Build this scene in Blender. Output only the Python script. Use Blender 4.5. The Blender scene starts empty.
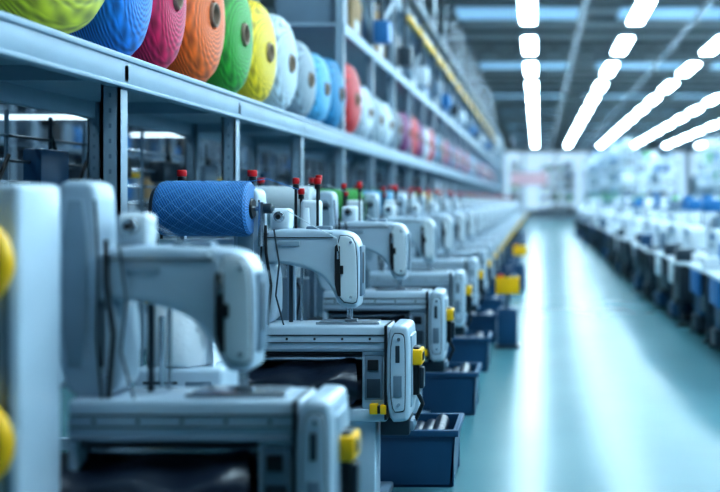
import bpy, bmesh, math, random
from mathutils import Vector, Matrix
from mathutils.geometry import tessellate_polygon
random.seed(7)
S = bpy.context.scene
S.view_settings.view_transform = 'Standard'
S.view_settings.exposure = 0.75
try: S.view_settings.look = 'Medium High Contrast'
except Exception as e: print(e)

# ------------------------------------------------------------------ materials
def mat(name, col, rough=0.45, metal=0.0, bump=0.0, bscale=60, var=0.06, emis=None, estr=0, coat=0.0):
    m = bpy.data.materials.new(name); m.use_nodes = True
    nt = m.node_tree; b = nt.nodes['Principled BSDF']
    b.inputs['Roughness'].default_value = rough
    b.inputs['Metallic'].default_value = metal
    b.inputs['Coat Weight'].default_value = coat
    tc = nt.nodes.new('ShaderNodeTexCoord')
    n = nt.nodes.new('ShaderNodeTexNoise'); n.inputs['Scale'].default_value = 5
    nt.links.new(tc.outputs['Object'], n.inputs['Vector'])
    r = nt.nodes.new('ShaderNodeValToRGB')
    r.color_ramp.elements[0].position = 0.3; r.color_ramp.elements[1].position = 0.7
    r.color_ramp.elements[0].color = tuple(c*(1-var) for c in col)+(1,)
    r.color_ramp.elements[1].color = tuple(min(1, c*(1+var)) for c in col)+(1,)
    nt.links.new(n.outputs['Fac'], r.inputs['Fac'])
    nt.links.new(r.outputs['Color'], b.inputs['Base Color'])
    if bump:
        n2 = nt.nodes.new('ShaderNodeTexNoise'); n2.inputs['Scale'].default_value = bscale
        nt.links.new(tc.outputs['Object'], n2.inputs['Vector'])
        bp = nt.nodes.new('ShaderNodeBump'); bp.inputs['Strength'].default_value = bump
        bp.inputs['Distance'].default_value = 0.01
        nt.links.new(n2.outputs['Fac'], bp.inputs['Height'])
        nt.links.new(bp.outputs['Normal'], b.inputs['Normal'])
    if emis:
        b.inputs['Emission Color'].default_value = emis+(1,)
        b.inputs['Emission Strength'].default_value = estr
    return m

def yarn(name, col, turns=12, pitch=420.0, contrast=0.4, radial=0.0, op='ADD', nscale=14, namp=2.0):
    """wound yarn: crossing helices around local X (plus radius term for the end faces)"""
    m = bpy.data.materials.new(name); m.use_nodes = True
    nt = m.node_tree; N = nt.nodes; L = nt.links; b = N['Principled BSDF']
    b.inputs['Roughness'].default_value = 0.5
    b.inputs['Sheen Weight'].default_value = 0.1
    tc = N.new('ShaderNodeTexCoord'); sp = N.new('ShaderNodeSeparateXYZ')
    L.new(tc.outputs['Object'], sp.inputs[0])
    def M(o, a, b_=None, c=None):
        q = N.new('ShaderNodeMath'); q.operation = o
        for i, v in enumerate((a, b_, c)):
            if v is None: continue
            if isinstance(v, (int, float)): q.inputs[i].default_value = v
            else: L.new(v, q.inputs[i])
        return q.outputs[0]
    at = M('ARCTAN2', sp.outputs['Y'], sp.outputs['Z'])
    rad = M('SQRT', M('ADD', M('MULTIPLY', sp.outputs['Y'], sp.outputs['Y']), M('MULTIPLY', sp.outputs['Z'], sp.outputs['Z'])))
    nz = N.new('ShaderNodeTexNoise'); nz.inputs['Scale'].default_value = nscale
    L.new(tc.outputs['Object'], nz.inputs['Vector'])
    base = M('MULTIPLY_ADD', sp.outputs['X'], pitch, M('MULTIPLY_ADD', rad, radial, M('MULTIPLY', nz.outputs['Fac'], namp)))
    s1 = M('SINE', M('MULTIPLY_ADD', at, float(turns), base)); s2 = M('SINE', M('MULTIPLY_ADD', at, -float(turns), base))
    mx = M('MAXIMUM', s1, s2) if op == 'MAX' else M('MULTIPLY_ADD', s1, .65, M('MULTIPLY', s2, .35))
    mr = N.new('ShaderNodeMapRange'); mr.inputs['From Min'].default_value = -0.6 if op == 'MAX' else -1; mr.inputs['From Max'].default_value = 1
    L.new(mx, mr.inputs['Value'])
    r = N.new('ShaderNodeValToRGB')
    r.color_ramp.elements[0].color = tuple(c*(1-contrast) for c in col)+(1,)
    r.color_ramp.elements[1].color = tuple(min(1, c*1.15+0.01) for c in col)+(1,)
    L.new(mr.outputs[0], r.inputs['Fac']); L.new(r.outputs['Color'], b.inputs['Base Color'])
    bp = N.new('ShaderNodeBump'); bp.inputs['Strength'].default_value = 0.5; bp.inputs['Distance'].default_value = 0.003
    L.new(mr.outputs[0], bp.inputs['Height']); L.new(bp.outputs['Normal'], b.inputs['Normal'])
    return m

WHITE = mat('machine_paint', (0.47, 0.58, 0.68), 0.30, coat=0.3, var=0.03)
WHITE2 = mat('machine_paint_light', (0.66, 0.74, 0.80), 0.35, var=0.03)
GREY = mat('grey_paint', (0.16, 0.23, 0.30), 0.4)
DGREY = mat('dark_grey_metal', (0.035, 0.055, 0.075), 0.4, 0.3)
BLACK = mat('black_plastic', (0.006, 0.008, 0.012), 0.35)
STEEL = mat('brushed_steel', (0.45, 0.5, 0.55), 0.25, 0.9)
YEL = mat('yellow_plastic', (0.90, 0.50, 0.005), 0.4)
RED = mat('red_plastic', (0.6, 0.01, 0.015), 0.35)
SHELF = mat('shelf_steel_paint', (0.29, 0.385, 0.47), 0.35, 0.1, var=0.05)
FAB = mat('dark_fabric', (0.014, 0.022, 0.04), 0.30, bump=0.3, bscale=25)
CLOTH = mat('white_cloth', (0.80, 0.85, 0.90), 0.8, bump=0.3, bscale=40)
BINB = mat('blue_bin_plastic', (0.012, 0.07, 0.15), 0.4)
BLUEP = mat('blue_plastic', (0.02, 0.17, 0.42), 0.4)
GREENP = mat('green_plastic', (0.06, 0.36, 0.08), 0.4)
CARD = mat('cardboard', (0.36, 0.24, 0.13), 0.8)
CORE = mat('paper_core', (0.35, 0.26, 0.2), 0.8)
LAMP = mat('lamp_diffuser', (0.9, 0.95, 1), 0.5, emis=(0.64, 0.87, 1.0), estr=24)
LAMP2 = mat('strip_lamp_diffuser', (0.9, 0.95, 1), 0.5, emis=(0.66, 0.88, 1.0), estr=2.5)

# ------------------------------------------------------------------ mesh builder
class MB:
    def __init__(s): s.v = []; s.f = []; s.m = []; s.mats = []
    def mi(s, m):
        if m not in s.mats: s.mats.append(m)
        return s.mats.index(m)
    def add(s, bm, m, M=None):
        if M is not None: bm.transform(M)
        bmesh.ops.recalc_face_normals(bm, faces=bm.faces)
        bm.verts.index_update(); o = len(s.v); k = s.mi(m)
        s.v += [v.co[:] for v in bm.verts]
        for f in bm.faces:
            s.f.append([o+v.index for v in f.verts]); s.m.append(k)
        bm.free()
    def box(s, x0, x1, y0, y1, z0, z1, m, bev=0.0, seg=2, M=None):
        bm = bmesh.new(); bmesh.ops.create_cube(bm, size=1)
        for v in bm.verts:
            v.co = Vector((x0+(v.co.x+.5)*(x1-x0), y0+(v.co.y+.5)*(y1-y0), z0+(v.co.z+.5)*(z1-z0)))
        if bev: bmesh.ops.bevel(bm, geom=bm.edges[:], offset=bev, segments=seg, affect='EDGES', profile=0.5)
        s.add(bm, m, M)
    def cyl(s, p0, p1, r, m, r2=None, seg=20, bev=0):
        p0 = Vector(p0); p1 = Vector(p1); d = p1-p0
        bm = bmesh.new()
        bmesh.ops.create_cone(bm, cap_ends=True, segments=seg, radius1=r, radius2=r if r2 is None else r2, depth=d.length)
        if bev:
            es = [e for e in bm.edges if abs(e.verts[0].co.z-e.verts[1].co.z) < 1e-5]
            bmesh.ops.bevel(bm, geom=es, offset=bev, segments=2, affect='EDGES', profile=0.5)
        M = Matrix.Translation((p0+p1)/2) @ d.to_track_quat('Z', 'Y').to_matrix().to_4x4()
        s.add(bm, m, M)
    def prism(s, prof, y0, y1, m, bev=0.0, seg=4):
        """profile in xz extruded along y, with rounded rims; caps tessellated from the base outline"""
        P = [Vector((p[0], p[1])) for p in prof]; n = len(P)
        A = sum(P[i].x*P[(i+1) % n].y-P[(i+1) % n].x*P[i].y for i in range(n))
        sg = 1 if A > 0 else -1
        nor = []
        for i in range(n):
            t = (P[(i+1) % n]-P[i]).normalized()+(P[i]-P[i-1]).normalized()
            t = t.normalized() if t.length > 1e-6 else Vector((1, 0))
            nor.append(Vector((-t.y, t.x))*sg)
        if bev:
            lay = [(y0+bev*(1-math.cos(q/seg*math.pi/2)), bev*(1-math.sin(q/seg*math.pi/2))) for q in range(seg+1)]
            lay += [(y1-(l[0]-y0), l[1]) for l in reversed(lay)]
        else: lay = [(y0, 0), (y1, 0)]
        bm = bmesh.new(); rings = []
        for y, o in lay: rings.append([bm.verts.new((P[i].x+nor[i].x*o, y, P[i].y+nor[i].y*o)) for i in range(n)])
        for a, b in zip(rings[:-1], rings[1:]):
            for i in range(n): bm.faces.new((a[i], a[(i+1) % n], b[(i+1) % n], b[i]))
        for t in tessellate_polygon([[Vector((p.x, p.y, 0)) for p in P]]):
            for R in (rings[0], rings[-1]):
                try: bm.faces.new([R[q] for q in t])
                except ValueError: pass
        s.add(bm, m)
    def lathe(s, prof, m, seg=40, M=None, closed=False):
        bm = bmesh.new(); rings = []
        for x, r in prof:
            rings.append([bm.verts.new((x, r*math.sin(2*math.pi*i/seg), r*math.cos(2*math.pi*i/seg))) for i in range(seg)])
        for a, b in zip(rings[:-1], rings[1:]):
            for i in range(seg): bm.faces.new((a[i], a[(i+1) % seg], b[(i+1) % seg], b[i]))
        s.add(bm, m, M)
    def tube(s, pts, r, m, seg=8):
        pts = [Vector(p) for p in pts]
        for a, b in zip(pts[:-1], pts[1:]): s.cyl(a, b, r, m, seg=seg)
    def mesh(s, name):
        me = bpy.data.meshes.new(name); me.from_pydata(s.v, [], s.f)
        for m in s.mats: me.materials.append(m)
        me.polygons.foreach_set('material_index', s.m)
        me.polygons.foreach_set('use_smooth', [True]*len(s.f))
        me.set_sharp_from_angle(angle=math.radians(38)); me.update()
        return me
    def obj(s, name, loc=(0, 0, 0), rot=(0, 0, 0)):
        return put(name, s.mesh(name), loc, rot)
def put(name, me, loc=(0, 0, 0), rot=(0, 0, 0), scale=(1, 1, 1)):
    o = bpy.data.objects.new(name, me); S.collection.objects.link(o)
    o.location = loc; o.rotation_euler = rot; o.scale = scale
    return o
def smooth_prof(pts, n=2):
    for _ in range(n):
        q = []
        for i in range(len(pts)):
            a = pts[i]; b = pts[(i+1) % len(pts)]
            q.append((a[0]*.78+b[0]*.22, a[1]*.78+b[1]*.22)); q.append((a[0]*.22+b[0]*.78, a[1]*.22+b[1]*.78))
        pts = q
    return pts

# ------------------------------------------------------------------ room
X0, X1, Y0, Y1, H = -11.0, 14.0, -7.0, 95.0, 6.3
fm = bpy.data.materials.new('epoxy_floor'); fm.use_nodes = True
nt = fm.node_tree; b = nt.nodes['Principled BSDF']
tc = nt.nodes.new('ShaderNodeTexCoord')
n = nt.nodes.new('ShaderNodeTexNoise'); n.inputs['Scale'].default_value = 0.8; n.inputs['Detail'].default_value = 6
nt.links.new(tc.outputs['Object'], n.inputs['Vector'])
r = nt.nodes.new('ShaderNodeValToRGB')
r.color_ramp.elements[0].position = .3; r.color_ramp.elements[1].position = .7
r.color_ramp.elements[0].color = (0.070, 0.185, 0.215, 1); r.color_ramp.elements[1].color = (0.080, 0.205, 0.235, 1)
nt.links.new(n.outputs['Fac'], r.inputs['Fac']); nt.links.new(r.outputs['Color'], b.inputs['Base Color'])
rr = nt.nodes.new('ShaderNodeMapRange'); rr.inputs['To Min'].default_value = .22; rr.inputs['To Max'].default_value = .28
nt.links.new(n.outputs['Fac'], rr.inputs['Value']); nt.links.new(rr.outputs[0], b.inputs['Roughness'])
b.inputs['Specular IOR Level'].default_value = 0.17
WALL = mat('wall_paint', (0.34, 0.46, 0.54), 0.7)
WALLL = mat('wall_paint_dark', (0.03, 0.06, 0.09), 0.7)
CEIL = mat('ceiling_sheet', (0.36, 0.36, 0.355), 0.7)
BEAM = mat('roof_steel', (0.19, 0.20, 0.20), 0.5)
SKYL = mat('skylight_glazing', (0.5, 0.7, 0.85), 0.4, emis=(0.30, 0.62, 0.95), estr=.28)
WIN = mat('window_glazing', (0.6, 0.75, 0.85), 0.3, emis=(0.55, 0.80, 1.0), estr=.5)
def room(name, *a, m):
    k = MB(); k.box(*a, m); return k.obj(name)
room('floor', X0, X1, Y0, Y1, -0.1, 0, m=fm)
room('ceiling', X0, X1, Y0, Y1, H, H+.1, m=CEIL)
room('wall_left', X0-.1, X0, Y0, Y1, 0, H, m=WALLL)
room('wall_right', X1, X1+.1, Y0, Y1, 0, H, m=WALL)
room('wall_far', X0, X1, Y1, Y1+.1, 0, H, m=WALL)
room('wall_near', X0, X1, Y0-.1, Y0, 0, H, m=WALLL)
k = MB()
for i in range(10):
    y = 2+i*9.6
    k.box(X0, X1, y-.1, y+.1, H-.55, H-.45, BEAM); k.box(X0, X1, y-.1, y+.1, H-.08, H, BEAM)
    for q in range(24):
        x = X0+q; k.cyl((x, y, H-.5), (x+.5, y, H-.06), .03, BEAM, seg=6); k.cyl((x+.5, y, H-.06), (x+1, y, H-.5), .03, BEAM, seg=6)
for i in range(51):
    y = -5+i*1.95; k.box(X0, X1, y-.03, y+.03, H-.12, H, BEAM)
for x in (1.0, 3.6): k.cyl((x, Y0, H-.65), (x, Y1, H-.65), .06, STEEL, seg=10)
k.obj('trim_roof_beams')
for i in range(8):
    y = 15.2+i*9.6
    k = MB()
    for x in range(0, 24, 4): k.box(X0+1+x, X0+4+x, y-.7, y+.7, H-.2, H-.16, SKYL)
    k.obj('window_%d' % (i+1))
k = MB()
for i in range(8): k.box(X0+.4+i*3.1, X0+3.3+i*3.1, Y1-.06, Y1, .6, 6.2, WIN)
k.obj('window_9')  # far windows, enlarged so their added glow stands in for bright haze
k = MB()
for i in range(22): k.box(X1-.06, X1, 4+i*4, 7+i*4, 3.6, 5.8, WIN)
k.obj('window_10')

k = MB()
k.box(-.155, .155, -1.3, 1.3, 0, .03, LAMP); k.box(-.19, .19, -1.33, 1.33, .03, .12, WHITE2, .01)
k.cyl((0, -1.2, .12), (0, -1.2, .78), .012, STEEL, seg=6); k.cyl((0, 1.2, .12), (0, 1.2, .78), .012, STEEL, seg=6)
lm = k.mesh('ceiling_lamp')
for c in (-2, 0, 1, 2, 3, 4, 5):
    for i in range(-1, 16):
        y = 21.4+(i-4)*4.7
        if y < -1: continue
        put('ceiling_lamp', lm, (-.22+c*2.42, y, 5.5))
for (xa, xb, y, z) in ((-5.7, -4.5, 14, 2.40), (-7.2, -5.4, 12.2, 2.50)):
    k = MB(); k.box(xa, xb, y-.015, y+.015, z, z+.02, LAMP2); k.box(xa-.03, xb+.03, y-.04, y+.04, z+.02, z+.07, GREY, .01)
    k.cyl((xa+.1, y, z+.06), (xa+.1, y, H), .01, STEEL, seg=6); k.cyl((xb-.1, y, z+.06), (xb-.1, y, H), .01, STEEL, seg=6)
    k.obj('pendant_strip_lamp')

# ------------------------------------------------------------------ storage rack with yarn
PITCH = 1.75; PY = [4.62+PITCH*i for i in range(-3, 31)]
SX0, SX1 = -2.85, -1.90; ST = 2.17
k = MB()
ya, yb = PY[0], PY[-1]
k.box(SX1-.05, SX1, ya, yb, ST-.155, ST, SHELF, .006)
k.box(SX1-.01, SX1+.012, ya, yb, ST-.03, ST-.002, SHELF, .004)
k.box(SX1-.01, SX1+.012, ya, yb, ST-.155, ST-.135, SHELF, .004)
k.box(SX0, SX0+.05, ya, yb, ST-.155, ST, SHELF, .006)
k.box(SX0, SX1-.02, ya, yb, ST-.05, ST-.015, SHELF)
for y in PY:
    for x in (SX1-.10, SX0):
        top = ST if y < 8.5 else 4.25
        k.box(x, x+.085, y-.045, y-.03, 0, top-.01, SHELF); k.box(x, x+.012, y-.045, y+.045, 0, top-.01, SHELF)
        k.box(x+.073, x+.085, y-.045, y+.045, 0, top-.01, SHELF); k.box(x-.02, x+.105, y-.07, y+.07, 0, .015, SHELF)
        for q in range(24): k.box(x+.037, x+.049, y-.047, y-.044, .5+q*.07, .52+q*.07, GREY)
    k.box(SX0, SX1, y-.02, y+.02, ST-.12, ST-.05, SHELF)
    k.box(SX0, SX1, y-.02, y+.02, .35, .40, SHELF)
    k.box(SX0, SX1, y-.015, y+.015, 1.25, 1.29, SHELF)
y8 = [y for y in PY if y > 8.5][0]
for z in (3.25, 4.25):
    k.box(SX1-.05, SX1, y8-.05, yb, z-.12, z, SHELF, .006); k.box(SX0, SX0+.05, y8-.05, yb, z-.12, z, SHELF, .006)
    k.box(SX0, SX1-.02, y8-.05, yb, z-.04, z-.01, SHELF)
k.box(SX0, SX0+.04, ya, yb, 1.25, 1.33, SHELF)
for i, y in enumerate([y for y in PY if y > 8.5][:-1]):
    k.cyl((SX1-.02, y, 3.3 if i % 2 else 4.2), (SX1-.02, y+PITCH, 4.2 if i % 2 else 3.3), .02, SHELF, seg=8)
k.obj('storage_rack')
k = MB(); rnd = random.Random(21)
for i in range(22):
    y = 3.2+i*.95
    for z in (1.48, 1.60, 1.72, 1.86): k.cyl((-2.95, y-.5, z), (-2.95, y+.5, z), .009, [DGREY, STEEL, GREY][i % 3], seg=6)
    k.cyl((-2.95, y, 0), (-2.95, y, 2.0), .012, DGREY, seg=6)
    k.cyl((-2.95, y+.45, 0), (-2.95, y+.45, 2.0), .012, GREY, seg=6)
    if rnd.random() < .9: k.box(-2.99, -2.88, y-.25, y+.1, 1.60+rnd.uniform(-.1, .15), 1.8, rnd.choice([DGREY, GREY, DGREY, BINB]), .012)
    k.box(-2.99, -2.90, y-.2, y+.35, 1.05, 1.05+rnd.uniform(.2, .45), rnd.choice([DGREY, GREY, WHITE, BINB]), .012)
    if rnd.random() < .3: k.box(-2.94, -2.90, y+.15, y+.30, 1.66, 1.70, YEL, .01)
    if rnd.random() < .6: k.tube([(-2.95, y, 1.9), (-2.91, y+.12, 1.6), (-2.95, y+.25, 1.45), (-2.91, y+.4, 1.75)], .012, BLACK)
k.obj('wire_guide_frame')
k = MB()
k.box(-1.86, -1.78, 14, 44, 4.02, 4.09, YEL, .01); k.box(-1.90, -1.72, 11, 44, 4.30, 4.36, GREY, .01)
for i in range(16):
    y = 11.5+i*2
    k.cyl((-1.8, y, 4.32), (-1.8, y, 3.5), .03, DGREY, seg=8); k.box(-1.88, -1.70, y-.12, y+.12, 3.3, 3.55, [BLUEP, DGREY, WHITE2, GREY][i % 4], .015)
    k.cyl((-1.8, y, 4.3), (-1.8, y, H-.62), .012, STEEL, seg=6)
k.obj('cable_trunking')

COL = dict(grey=(.28, .36, .42), chart=(.52, .54, .004), blue=(.006, .22, .70), mag=(.66, .003, .09), orange=(.98, .15, .001),
           green=(.02, .34, .02), yellow=(.93, .62, .006), white=(.55, .66, .74), lblue=(.09, .42, .70), teal=(.008, .24, .48),
           red=(.60, .005, .010), purple=(.20, .02, .14), dgrey=(.08, .11, .15))
YM = {n: yarn('yarn_'+n, c, 12, 460, .6, radial=330, nscale=9, namp=3) for n, c in COL.items()}
def cone_mesh(n):
    k = MB()
    k.lathe([(-.26, .10), (-.27, .16), (-.27, .30), (-.25, .335), (-.20, .345), (-.05, .345), (.08, .34), (.14, .325), (.18, .295), (.205, .25), (.222, .19), (.23, .13), (.23, .07), (.21, .062), (-.24, .06)], YM[n], 56)
    k.lathe([(-.28, .062), (.245, .060), (.252, .054), (.245, .048), (-.28, .048), (-.28, .062)], CORE, 32)
    k.lathe([(.12, .0475), (.12, .001)], BLACK, 24)  # black disc across the open bore, shade of the hole put in as colour
    return k.mesh('yarn_cone_'+n)
CM = {n: cone_mesh(n) for n in COL}
seq = [('grey', 3.12, 1, .9), ('chart', 4.14, 1.42, 1.22), ('blue', 4.87, .68, 1.2), ('mag', 5.34, .68, 1.2), ('orange', 5.95, .90, 1.24), ('green', 6.57, .84, 1.2),
       ('yellow', 7.18, .86, 1.12), ('white', 7.82, .88, 1.14), ('grey', 8.48, .88, 1.0), ('lblue', 9.12, .85, .98), ('teal', 9.8, .95, 1.05), ('red', 10.65, 1.05, 1.15),
       ('white', 11.5, .9, .95), ('grey', 12.3, .9, .9), ('white', 13.1, .9, .9), ('dgrey', 14.0, 1, .9), ('purple', 15.0, 1, .95), ('red', 15.9, 1, 1.0)]
y = 16.8
names = ['purple', 'white', 'red', 'teal', 'dgrey', 'red', 'purple', 'lblue']
i = 0
while y < 44:
    seq.append((names[i % 8], y, 1, .95)); i += 1; y += .8
for n_, y, sy, sz in seq:
    put('yarn_cone', CM[n_], (-2.14, y, ST-.0+.345*sz), (0, 0, -math.radians(5)), (.95, sy, sz))
y = 10.2; i = 0
rnd = random.Random(11)
while y < 56:
    for z in (3.252, 4.252):
        p = rnd.random()
        if p < .6:
            k = MB(); h = rnd.uniform(.3, .7); c = rnd.choice([BLUEP, GREY, WHITE2, CARD, DGREY, GREY, GREY])
            k.box(-.3, .3, -.3, .3, 0, h, c, .01); k.box(-.31, .31, -.31, .31, h-.08, h-.04, GREY, .005)
            k.box(.30, .305, -.12, .12, .1, .22, WHITE2)
            k.obj('storage_carton', (-2.3, y, z))
        elif p < .85:
            put('yarn_cone', CM[rnd.choice(['grey', 'lblue', 'grey', 'white', 'dgrey', 'teal'])], (-2.2, y, z+.345), (0, 0, -.1))
    i += 1; y += .85

# ------------------------------------------------------------------ embroidery machine (origin on floor; local x = world x + .95)
def machine():
    k = MB()
    D = .22; T = .91
    k.box(.03, .18, .04, .20, .03, .46, WHITE, .015); k.box(-.40, -.25, .04, .20, .03, .46, WHITE, .015)
    k.box(.01, .20, .0, .50, 0, .04, GREY, .01); k.box(-.42, -.23, .0, .50, 0, .04, GREY, .01)
    k.box(-.25, .04, .12, .2, .16, .24, GREY, .01)
    # bed
    k.box(-.44, .24, .0, D, .455, .515, WHITE, .012)
    k.box(-.44, .22, .17, D, .50, .82, DGREY, .01)
    k.box(-.44, -.41, .0, D, .50, .86, WHITE, .01)
    k.box(-.44, .25, .0, D, .785, T, WHITE, .016, 3)
    k.box(-.43, .235, -.004, .02, .862, .867, BLACK)
    k.box(-.43, .235, -.012, .02, .788, .802, GREY, .003); k.box(-.43, .235, -.006, .02, .828, .832, DGREY)
    for q in range(5): k.cyl((-.36+.13*q, -.004, .847), (-.36+.13*q, .01, .847), .006, BLACK, seg=8)
    k.box(.12, .235, .005, .2, .51, .80, WHITE, .012)
    k.box(.135, .22, -.004, .02, .56, .77, GREY, .004); k.box(.145, .21, -.007, .02, .57, .66, DGREY, .003)
    k.box(.15, .2, -.012, .0, .70, .75, BLACK, .003)
    # end cap facing the operator, rounded
    k.box(.230, .242, -.018, D+.01, .47, T, BLACK)
    k.prism(smooth_prof([(.24, .46), (.335, .46), (.35, .49), (.35, .875), (.335, T+.005), (.24, T+.005)], 2), -.03, D+.02, WHITE, .02)
    k.prism(smooth_prof([(.258, .508), (.326, .508), (.332, .54), (.332, .845), (.322, .880), (.258, .880)], 2), -.034, -.02, DGREY, .003)
    k.prism(smooth_prof([(.262, .512), (.322, .512), (.328, .54), (.328, .84), (.318, .875), (.262, .875)], 2), -.037, -.02, WHITE, .003)
    k.box(.285, .305, -.042, -.03, .74, .82, DGREY, .003); k.box(.275, .315, -.041, -.03, .58, .68, GREY, .003)
    for zz in (.545, .85): k.cyl((.30, -.043, zz), (.30, -.03, zz), .008, STEEL, seg=10)
    k.box(.335, .356, .02, .20, .52, .86, SHELF, .008)
    # latches on the aisle side
    k.box(.350, .385, .06, .14, .57, .80, BLACK, .008); k.box(.38, .405, .07, .13, .60, .70, DGREY, .006)
    k.box(.348, .40, .04, .16, .715, .79, YEL, .008); k.box(.395, .405, .06, .11, .735, .775, BLACK, .004)
    k.tube([(.37, .10, .58), (.395, .12, .52), (.36, .14, .44), (.28, .14, .40)], .010, BLACK)
    k.cyl((.35, .19, .66), (.38, .19, .66), .03, DGREY, bev=.004)
    k.box(.16, .20, -.02, .04, .495, .545, YEL, .006); k.box(.21, .24, -.025, .02, .495, .54, YEL, .006); k.box(.198, .212, -.022, .02, .50, .535, BLACK)
    k.box(.20, .34, .05, .22, .38, .46, DGREY, .01); k.box(.24, .36, .06, .18, .40, .45, GREY, .01)
    # cloth roll and draped fabric
    k.cyl((-.42, .08, .745), (.12, .08, .745), .020, STEEL); k.cyl((-.42, .10, .60), (.12, .10, .60), .06, FAB, seg=24)
    k.cyl((-.42, .03, .775), (.12, .03, .775), .008, BLACK)
    bm = bmesh.new(); nx, ny = 36, 14; g = []
    for a in range(nx+1):
        row = []
        for c in range(ny+1):
            u = a/nx; w = c/ny; x = -.56+.63*u+.04*math.sin(3*w)
            th = w*math.pi*.9
            yy = .10-.17*math.sin(th)-.02*math.sin(9*u+3*w); zz = .72-.19*w+.04*math.sin(th)*(1-u)+.014*math.sin(14*u+5*w)+.03*u*(1-w)
            row.append(bm.verts.new((x, yy, zz)))
        g.append(row)
    for a in range(nx):
        for c in range(ny): bm.faces.new((g[a][c], g[a+1][c], g[a+1][c+1], g[a][c+1]))
    k.add(bm, FAB)
    # bed furniture
    k.box(-.10, .18, .07, .20, T, T+.007, STEEL, .002)
    k.cyl((-.1, .03, T+.006), (.20, .03, T+.006), .006, STEEL, seg=12)
    # column
    k.prism(smooth_prof([(-.30, .90), (-.50, .90), (-.50, 1.52), (-.48, 1.56), (-.40, 1.56), (-.375, 1.53), (-.37, 1.30), (-.31, 1.20), (-.295, 1.10)], 2), .05, .20, WHITE, .02)
    k.prism(smooth_prof([(-.475, 1.0), (-.40, 1.0), (-.40, 1.50), (-.475, 1.50)], 1), .043, .07, SHELF, .004)
    k.box(-.36, -.352, .044, .06, 1.0, 1.2, DGREY); k.cyl((-.34, .04, .97), (-.34, .06, .97), .01, STEEL, seg=10)
    # arm with dropped wedge nose
    prof = [(-.40, 1.365), (.00, 1.358), (.065, 1.34), (.095, 1.295), (.103, 1.23), (.10, 1.01), (.088, .985), (.025, .983), (.005, 1.0), (-.035, 1.085), (-.075, 1.135),
            (-.14, 1.17), (-.25, 1.195), (-.33, 1.195), (-.40, 1.18)]
    k.prism(smooth_prof(prof, 2), .04, .19, WHITE, .022, 5)
    k.box(-.35, -.02, .035, .05, 1.320, 1.324, BLACK); k.box(-.28, -.18, .034, .05, 1.28, 1.305, SHELF, .002)
    for xx in (-.33, -.03): k.cyl((xx, .032, 1.34), (xx, .045, 1.34), .006, STEEL, seg=8)
    k.prism(smooth_prof([(.016, 1.015), (.090, 1.005), (.098, 1.05), (.093, 1.283), (.067, 1.332), (-.003, 1.334), (-.003, 1.10)], 1), .031, .05, DGREY, .004)
    k.prism(smooth_prof([(.018, 1.02), (.088, 1.01), (.095, 1.05), (.090, 1.28), (.065, 1.328), (.00, 1.33), (.0, 1.10)], 1), .026, .05, WHITE2, .006)
    k.prism([(-.010, 1.10), (.004, 1.045), (.018, 1.045), (.014, 1.28), (.0, 1.29), (-.010, 1.28)], .021, .05, BLACK, .003)
    k.box(.012, .03, .017, .05, 1.15, 1.19, BLACK, .003); k.box(.0, .012, .016, .03, 1.22, 1.26, STEEL, .002)
    k.box(.098, .11, .07, .17, 1.04, 1.28, GREY, .005); k.box(.106, .113, .09, .11, 1.10, 1.25, BLACK, .003)
    for zz in (1.04, 1.30): k.cyl((.065, .018, zz), (.065, .035, zz), .007, STEEL, seg=10)
    # needle bars and foot
    k.cyl((.05, .12, .93), (.05, .12, 1.0), .008, STEEL, seg=12); k.cyl((.03, .14, .93), (.03, .14, 1.0), .006, STEEL, seg=12)
    k.cyl((.05, .12, T+.004), (.05, .12, .94), .003, STEEL, seg=6); k.box(.02, .08, .105, .135, T+.008, T+.018, STEEL, .003)
    # thread tension unit above arm
    k.box(-.34, -.24, .10, .19, 1.355, 1.46, WHITE2, .02, 3); k.cyl((-.29, .10, 1.42), (-.29, .075, 1.42), .026, STEEL, bev=.004); k.cyl((-.29, .075, 1.42), (-.29, .065, 1.42), .012, BLACK)
    k.box(-.16, -.04, .08, .14, 1.35, 1.375, GREY, .008)
    # cables and rods in the throat
    k.tube([(-.34, .035, 1.38), (-.335, .025, 1.25), (-.31, .02, 1.1), (-.33, .03, .91)], .007, BLACK)
    k.tube([(-.30, .035, 1.36), (-.27, .015, 1.2), (-.285, .01, 1.05), (-.25, .02, .91)], .004, DGREY)
    k.tube([(-.37, .03, 1.5), (-.355, .02, 1.3), (-.365, .03, 1.1), (-.35, .03, .91)], .004, BLACK)
    k.tube([(-.25, .09, 1.45), (-.12, .03, 1.38), (-.0, .02, 1.32), (.01, .02, 1.26)], .002, WHITE2, 6)
    k.cyl((-.245, .14, .90), (-.245, .14, 1.19), .010, DGREY); k.cyl((-.20, .17, .90), (-.20, .17, 1.18), .007, STEEL)
    # low rear frame with drive parts
    k.box(-.44, -.08, D, .62, .60, .66, GREY, .01); k.box(-.42, -.36, .50, .60, .04, .60, WHITE, .01); k.box(-.16, -.10, .50, .60, .04, .60, WHITE, .01)
    k.box(-.40, -.14, .36, .58, .66, .80, WHITE, .02); k.cyl((-.14, .45, .74), (-.08, .45, .74), .05, DGREY, bev=.006)
    k.cyl((-.34, .48, .80), (-.34, .48, 1.1), .01, STEEL)
    return k.mesh('embroidery_machine')
MM = machine()
MY = [2.95+PITCH*i for i in range(0, 30)]
for y in MY: put('embroidery_machine', MM, (-.95, y, 0))
for i in range(8): put('embroidery_machine', MM, (-4.0, 6.0+1.9*i, 0))
for i in range(7): put('embroidery_machine', MM, (-5.6, 8.0+2.1*i, 0))

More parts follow.
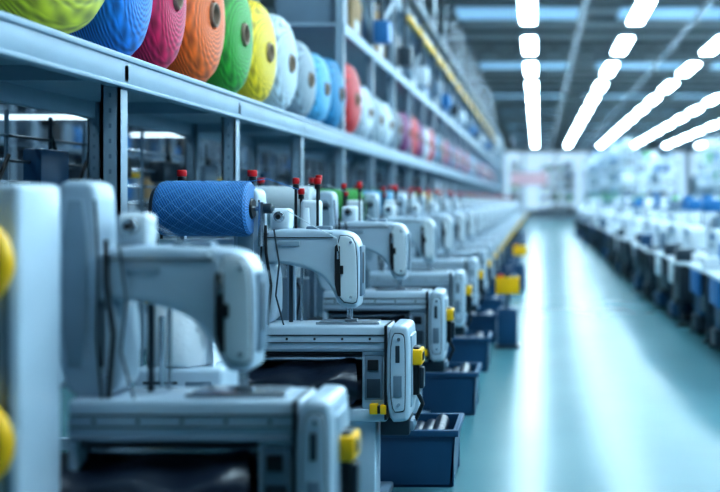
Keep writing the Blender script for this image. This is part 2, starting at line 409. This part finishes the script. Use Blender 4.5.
SPM = {n: yarn('thread_'+n, c, 40, 480, .6, op='ADD', nscale=6, namp=5) for n, c in dict(blue=(.035, .24, .60), white=(.6, .7, .76), green=(.06, .4, .08), yellow=(.75, .48, .02), lblue=(.12, .38, .6)).items()}
STRAND = mat('strand_blue', (.12, .36, .66), 0.6)
def stand(spool):
    k = MB()
    def knob(x, y, z0, t, r=.016):
        k.cyl((x, y, z0), (x, y, t-.04), .007, BLACK, seg=10); k.cyl((x, y, t-.045), (x, y, t-.02), r*.85, BLACK, bev=.003, seg=14)
        k.cyl((x, y, t-.02), (x, y, t+.012), r, RED, bev=.005, seg=14)
    for x in (-.19, .155):
        k.box(x-.018, x+.018, .16, .20, .0, 1.40, GREY, .004); knob(x, .18, 1.38, 1.635, .024)
        k.box(x-.06, x+.06, .08, .28, 0, .02, GREY, .004)
    k.box(-.30, .26, .165, .195, 1.27, 1.31, WHITE2, .006)
    knob(-.29, .18, 1.3, 1.48, .016)
    for x, y, t in ((.335, .32, 1.60), (.44, .34, 1.60), (.40, .55, 1.62), (.30, .58, 1.55)):
        knob(x, y, 1.30, t, .018)
    k.box(.28, .46, .31, .60, 1.28, 1.31, GREY, .005); k.box(.27, .31, .40, .44, .0, 1.30, GREY, .005); k.box(.23, .36, .32, .54, 0, .02, GREY, .004)
    k.box(.33, .43, .42, .52, 1.31, 1.50, WHITE2, .02, 3); k.cyl((.37, .37, 1.31), (.37, .37, 1.46), .03, WHITE2, .02)
    k.box(.235, .265, .0, .19, 1.28, 1.31, STEEL, .004); k.box(.237, .263, -.015, .015, 1.28, 1.49, STEEL, .004)
    k.cyl((-.25, 0, 1.46), (.31, 0, 1.46), .011, STEEL, seg=14); k.cyl((.262, 0, 1.46), (.30, 0, 1.46), .024, DGREY, bev=.004)
    k.lathe([(-.222, .03), (-.222, .118), (-.212, .127), (-.19, .130), (.17, .130), (.195, .126), (.205, .114), (.205, .03)], spool, 48, M=Matrix.Translation((-.0, 0, 1.46)))
    k.lathe([(-.245, .012), (-.245, .10), (-.232, .10), (-.222, .03)], DGREY, 32, M=Matrix.Translation((-.0, 0, 1.46)))
    k.lathe([(.205, .05), (.215, .045), (.215, .012)], BLACK, 24, M=Matrix.Translation((-.0, 0, 1.46)))
    for q in range(28):
        s_ = 1 if q % 2 else -1; a0 = (q//2)*2*math.pi/14
        pts = []
        for t in range(11):
            u = t/10; a = a0+s_*u*2.4
            pts.append((-.205+.395*u, .1310*math.sin(a), 1.46+.1310*math.cos(a)))
        k.tube(pts, .0013, STRAND if spool.name.endswith('_blue') else spool, 4)
    k.tube([(.16, -.05, 1.58), (.28, .0, 1.60), (.40, .12, 1.55)], .002, spool, 6)
    k.cyl((-.1, .10, 1.15), (-.1, .24, 1.15), .08, GREY, bev=.01); k.cyl((-.1, .08, 1.15), (-.1, .10, 1.15), .05, STEEL, bev=.005)
    k.box(-.2, .14, .12, .3, .55, .98, GREY, .02); k.cyl((.06, .14, .99), (.06, .14, 1.24), .045, WHITE2, .035)
    k.tube([(-.05, .1, 1.2), (.02, .08, 1.05), (.1, .09, .9), (.06, .1, .7)], .008, BLACK)
    return k
def stand_mesh(spool):
    k = stand(spool); k.v = [(a, b_, c-1.46) for a, b_, c in k.v]; return k.mesh('thread_stand')
ST_M = {n: stand_mesh(m) for n, m in SPM.items()}
put('thread_stand', ST_M['blue'], (-1.555, 4.72, 1.46))
order = ['white', 'green', 'lblue', 'white', 'yellow', 'white', 'lblue', 'white']
for i, y in enumerate(MY[2:]): put('thread_stand', ST_M[order[i % 8]], (-1.66, y+.05, 1.46))

# control cabinet with yellow handwheels (left foreground)
k = MB()
k.box(-.30, .20, 0, .24, .02, 1.545, WHITE, .02, 3); k.box(-.32, .21, -.02, .25, 0, .05, GREY, .01)
k.box(-.20, .16, -.006, .02, .1, .62, SHELF, .01); k.box(.165, .18, -.008, .0, .7, 1.4, GREY, .003)
k.box(-.02, .15, -.006, .0, 1.05, 1.16, GREY, .003)
for z, rr_ in ((1.34, .125), (.878, .125)):
    k.cyl((.09, -.035, z), (.09, 0, z), .05, DGREY)
    M = Matrix.Translation((.09, -.06, z)) @ Matrix.Rotation(math.radians(90), 4, 'Z')
    k.lathe([(-.03, rr_-.045), (-.03, rr_-.012), (-.015, rr_), (.012, rr_), (.022, rr_-.012), (.022, rr_-.045), (-.03, rr_-.045)], YEL, 48, M=M)
    for a in range(4):
        t = a*math.pi/2+.4
        k.cyl((.09, -.06, z), (.09+.09*math.cos(t), -.06, z+.09*math.sin(t)), .014, YEL, seg=10)
    k.cyl((.09, -.09, z), (.09, -.03, z), .035, YEL, bev=.006)
k.obj('control_cabinet', (-1.55, 2.60, 0))

k = MB()
k.box(-.17, .17, 0, .30, .30, .86, WHITE, .02, 3); k.box(-.18, .18, -.01, .31, 0, .30, GREY, .01)
for q in range(7): k.box(-.13, .0, -.004, .01, .68+.02*q, .69+.02*q, DGREY)
k.box(.03, .13, -.006, .01, .70, .81, GREY, .004)
k.obj('drive_unit', (-1.37, 3.80, 0))
k = MB()
k.lathe([(0, .02), (0, .145), (.02, .15), (.22, .125), (.235, .11), (.235, .03)], CLOTH, 36, M=Matrix.Rotation(-math.pi/2, 4, 'Y'))
k.cyl((0, 0, 0), (0, 0, .27), .03, GREY)
bm = bmesh.new(); g = []
for a in range(15):
    row = []
    for c in range(9):
        u = a/14-.5; w = c/8
        row.append(bm.verts.new((.09+.055*math.sin(w*1.5)+.0*u, -.02+u*.22*(1-.2*w), .245-.24*w*w-.01*math.sin(9*u)*w)))
    g.append(row)
for a in range(14):
    for c in range(8): bm.faces.new((g[a][c], g[a+1][c], g[a+1][c+1], g[a][c+1]))
k.add(bm, CLOTH)
k.obj('white_yarn_bobbin', (-1.39, 3.95, .864))

def bin_obj(body, w, d, h, name='storage_bin'):
    k = MB()
    k.prism([(-w/2+.02, 0), (w/2-.02, 0), (w/2, h), (w/2-.012, h), (w/2-.03, .012), (-w/2+.03, .012), (-w/2+.012, h), (-w/2, h)], 0, d, body)
    k.box(-w/2+.01, w/2-.01, 0, .012, .004, h, body); k.box(-w/2+.01, w/2-.01, d-.012, d, .004, h, body)
    k.box(-w/2-.015, w/2+.015, -.015, .0, h-.035, h, body, .004); k.box(-w/2-.015, -w/2+.002, -.01, d+.01, h-.035, h, body, .004)
    k.box(w/2-.002, w/2+.015, -.01, d+.01, h-.035, h, body, .004); k.box(-w/2-.015, w/2+.015, d, d+.015, h-.035, h, body, .004)
    for a in range(5):
        k.cyl((-w/2+.1+a*(w-.2)/4, .06, h-.05), (-w/2+.1+a*(w-.2)/4, d-.06, h-.05+.02*math.sin(a*2)), .040, FAB, seg=14)
    return k.mesh(name)
BM = bin_obj(BINB, .44, .40, .30)
for i, y in enumerate(MY[1:20]):
    put('storage_bin', BM, (-.65, y+.52, 0))
def tray():
    k = MB(); k.box(-.12, .12, -.1, .1, 0, .02, YEL, .004)
    for (a, b_, c, d) in ((-.12, -.105, -.1, .1), (.105, .12, -.1, .1), (-.12, .12, -.1, -.085), (-.12, .12, .085, .1)): k.box(a, b_, c, d, .0, .17, YEL, .004)
    for q in range(3): k.cyl((-.07+.07*q, 0, .02), (-.07+.07*q, 0, .19), .03, [RED, BLACK, GREY][q], seg=12)
    k.cyl((-.0, .0, -.53), (0, 0, 0), .03, GREY, seg=10); k.box(-.12, .12, -.12, .12, -.55, -.52, DGREY, .004)
    k.box(-.1, .1, -.1, .1, -.52, -.15, BINB, .01)
    return k.mesh('parts_tray')
TM = tray()
for y in (10.2, 17.2): put('parts_tray', TM, (-.31, y, .55))

# ------------------------------------------------------------------ sewing workstations on the right
def station(seed):
    rnd = random.Random(seed)
    k = MB()
    k.box(-.30, .30, -.55, .55, .73, .77, WHITE2, .008)
    for y in (-.48, .48):
        for x in (-.22, .22): k.box(x-.02, x+.02, y-.02, y+.02, .03, .73, DGREY, .003)
        k.box(-.28, .28, y-.03, y+.03, 0, .04, BLACK, .006)
    k.box(-.25, .25, .42, .45, .25, .35, DGREY); k.box(-.25, .2, -.46, -.05, .30, .71, DGREY, .02); k.box(-.24, .1, -.02, .38, .22, .62, rnd.choice([BLACK, BINB, DGREY]), .02)
    k.box(-.15, .15, -.25, .2, .04, .10, BLACK, .006); k.box(-.27, .0, .1, .44, .05, .22, rnd.choice([BLACK, BINB, BLUEP, DGREY]), .01)
    bm = MB()
    prof = [(.42, .77), (.20, .77), (.20, .98), (.14, 1.03), (-.12, 1.03), (-.16, 1.00), (-.17, .90), (-.26, .90), (-.27, .98), (-.27, 1.14), (-.22, 1.18), (.36, 1.18), (.42, 1.12)]
    bm.prism(smooth_prof(prof, 1), -.10, .10, WHITE2, .012, 2)
    bm.box(-.34, .42, -.10, .10, .77, .80, WHITE, .005)
    bm.cyl((.42, 0, 1.06), (.47, 0, 1.06), .08, DGREY, seg=16); bm.cyl((-.215, 0, .80), (-.215, 0, .9), .008, STEEL, seg=8)
    bm.box(-.1, .15, -.103, -.09, 1.07, 1.12, BLUEP); bm.box(.1, .35, -.06, .06, 1.18, 1.32, rnd.choice([GREY, WHITE2, WHITE2]), .01)
    o = len(k.v)
    for (a, b_, c) in bm.v: k.v.append((b_, a, c))
    for f, mi_ in zip(bm.f, bm.m):
        k.f.append([o+q for q in reversed(f)]); k.m.append(k.mi(bm.mats[mi_]))
    k.cyl((.2, .42, .77), (.2, .42, 1.62), .012, STEEL, seg=8); k.cyl((.2, .22, 1.35), (.2, .62, 1.35), .008, STEEL, seg=6)
    k.cyl((.2, .28, 1.6), (.2, .52, 1.6), .008, STEEL, seg=6)
    cs = [WHITE2, BLUEP, BLUEP, YEL, GREENP, CLOTH, WHITE2, BLUEP, GREENP]
    for yy in (.28, .54): k.cyl((.2, yy, 1.36), (.2, yy, 1.56), .075, rnd.choice(cs), .04, seg=14)
    k.box(-.28, -.05, -.50, -.30, .77, rnd.uniform(.82, .98), rnd.choice([BINB, BLUEP, WHITE2, DGREY]), .01)
    k.box(-.1, .2, -.53, -.36, .77, rnd.uniform(.82, 1.05), rnd.choice([CLOTH, BLUEP, GREY]), .02)
    if rnd.random() < .6:
        k.cyl((.25, -.3, .77), (.25, -.3, 1.45), .012, DGREY, seg=8); k.box(.05, .28, -.36, -.24, 1.36, 1.50, rnd.choice([GREY, DGREY, BLUEP]), .015)
    if rnd.random() < .7: k.box(-.30, -.27, rnd.uniform(-.4, -.1), rnd.uniform(.1, .4), rnd.uniform(.35, .55), .73, rnd.choice([CLOTH, BLUEP, DGREY]), .01)
    return k.mesh('sewing_workstation')
SM = [station(s) for s in range(8)]
rnd = random.Random(5)
for r_, x in enumerate((1.95, 3.15, 4.4, 5.7, 7.0)):
    for i in range(36):
        y = 8.3+r_*.5+i*1.35
        if y > 44: continue
        put('sewing_workstation', SM[rnd.randrange(8)], (x+rnd.uniform(-.08, .08), y+rnd.uniform(-.05, .05), 0), (0, 0, rnd.uniform(-.06, .06)))

def rrack(seed, dark=False):
    k = MB()
    for y in (0, 2.4):
        for x in (0, .8): k.box(x-.04, x+.04, y-.04, y+.04, 0, 4.0, SHELF)
    for z in (.6, 1.5, 2.4, 3.2, 4.0): k.box(-.04, .84, -.04, 2.44, z-.08, z, GREY if dark else WHITE2)
    cols = [GREENP, WHITE2, BLUEP, CLOTH, WHITE2, GREY, GREY, CLOTH, GREY, BLUEP, YM['lblue'], DGREY, DGREY, YM['grey'], GREENP]
    if dark: cols = [DGREY, GREY, BINB, DGREY, GREY, BLUEP, BLACK, BLACK, CARD]
    rnd = random.Random(seed)
    for z in (.6, 1.5, 2.4, 3.2, 4.0):
        y = .1
        while y < 2.1:
            w = rnd.uniform(.25, .5); h = rnd.uniform(.3, .62)
            if rnd.random() < .45: k.cyl((.05, y+w/2, z+w/2), (.6, y+w/2, z+w/2), w/2, rnd.choice(cols), seg=16)
            else: k.box(.02, .6, y, y+w-.04, z, z+h, rnd.choice(cols), .01)
            y += w
    return k.mesh('goods_rack')
RM = [rrack(s) for s in (3, 4, 8, 12)]; RD = [rrack(s, True) for s in (31, 32, 33)]
for i in range(13): put('goods_rack', RM[i % 4], (8.4, 12+i*3.0, 0))
for i in range(9): put('goods_rack', RM[(i+1) % 4], (4.0-.25*(i % 3), 48+i*3.4, 0))
for i in range(5): put('goods_rack', RM[i % 4], (-3.6, 66+i*3.4, 0), (0, 0, math.pi))
for i in range(9): put('goods_rack', RD[i % 3], (-7.9, 9+i*3.0, 0), (0, 0, math.pi))
for i, (x, y) in enumerate(((-2.2, 80), (.2, 84), (2.2, 80), (5.9, 60), (7.4, 66), (9.2, 58), (11.4, 62))):
    put('goods_rack', RM[i % 4], (x, y, 0), (0, 0, -math.pi/2*(i % 2)))
PINK = mat('banner_fabric', (.66, .42, .47), .8)
k = MB(); k.box(-1.7, .6, 62, 62.03, 2.4, 3.2, PINK); k.box(-1.75, .7, 61.98, 62.05, 3.2, 3.26, STEEL)
for x in (-1.6, .5): k.cyl((x, 62, 3.25), (x, 62, H), .02, STEEL, seg=6)
k.obj('hanging_banner')

# ------------------------------------------------------------------ world, camera
w = bpy.data.worlds.new('World'); S.world = w; w.use_nodes = True
w.node_tree.nodes['Background'].inputs[0].default_value = (.5, .7, .9, 1)
w.node_tree.nodes['Background'].inputs[1].default_value = .5
cam = bpy.data.cameras.new('camera'); co = bpy.data.objects.new('camera', cam); S.collection.objects.link(co)
co.location = (0, 0, 1.5); co.rotation_euler = (math.radians(90), 0, 0)
cam.sensor_width = 36; cam.lens = 50; cam.shift_x = -178/720; cam.shift_y = -46/720
cam.clip_end = 300; cam.clip_start = .05
cam.dof.use_dof = True; cam.dof.focus_distance = 4.8; cam.dof.aperture_fstop = .95
S.camera = co
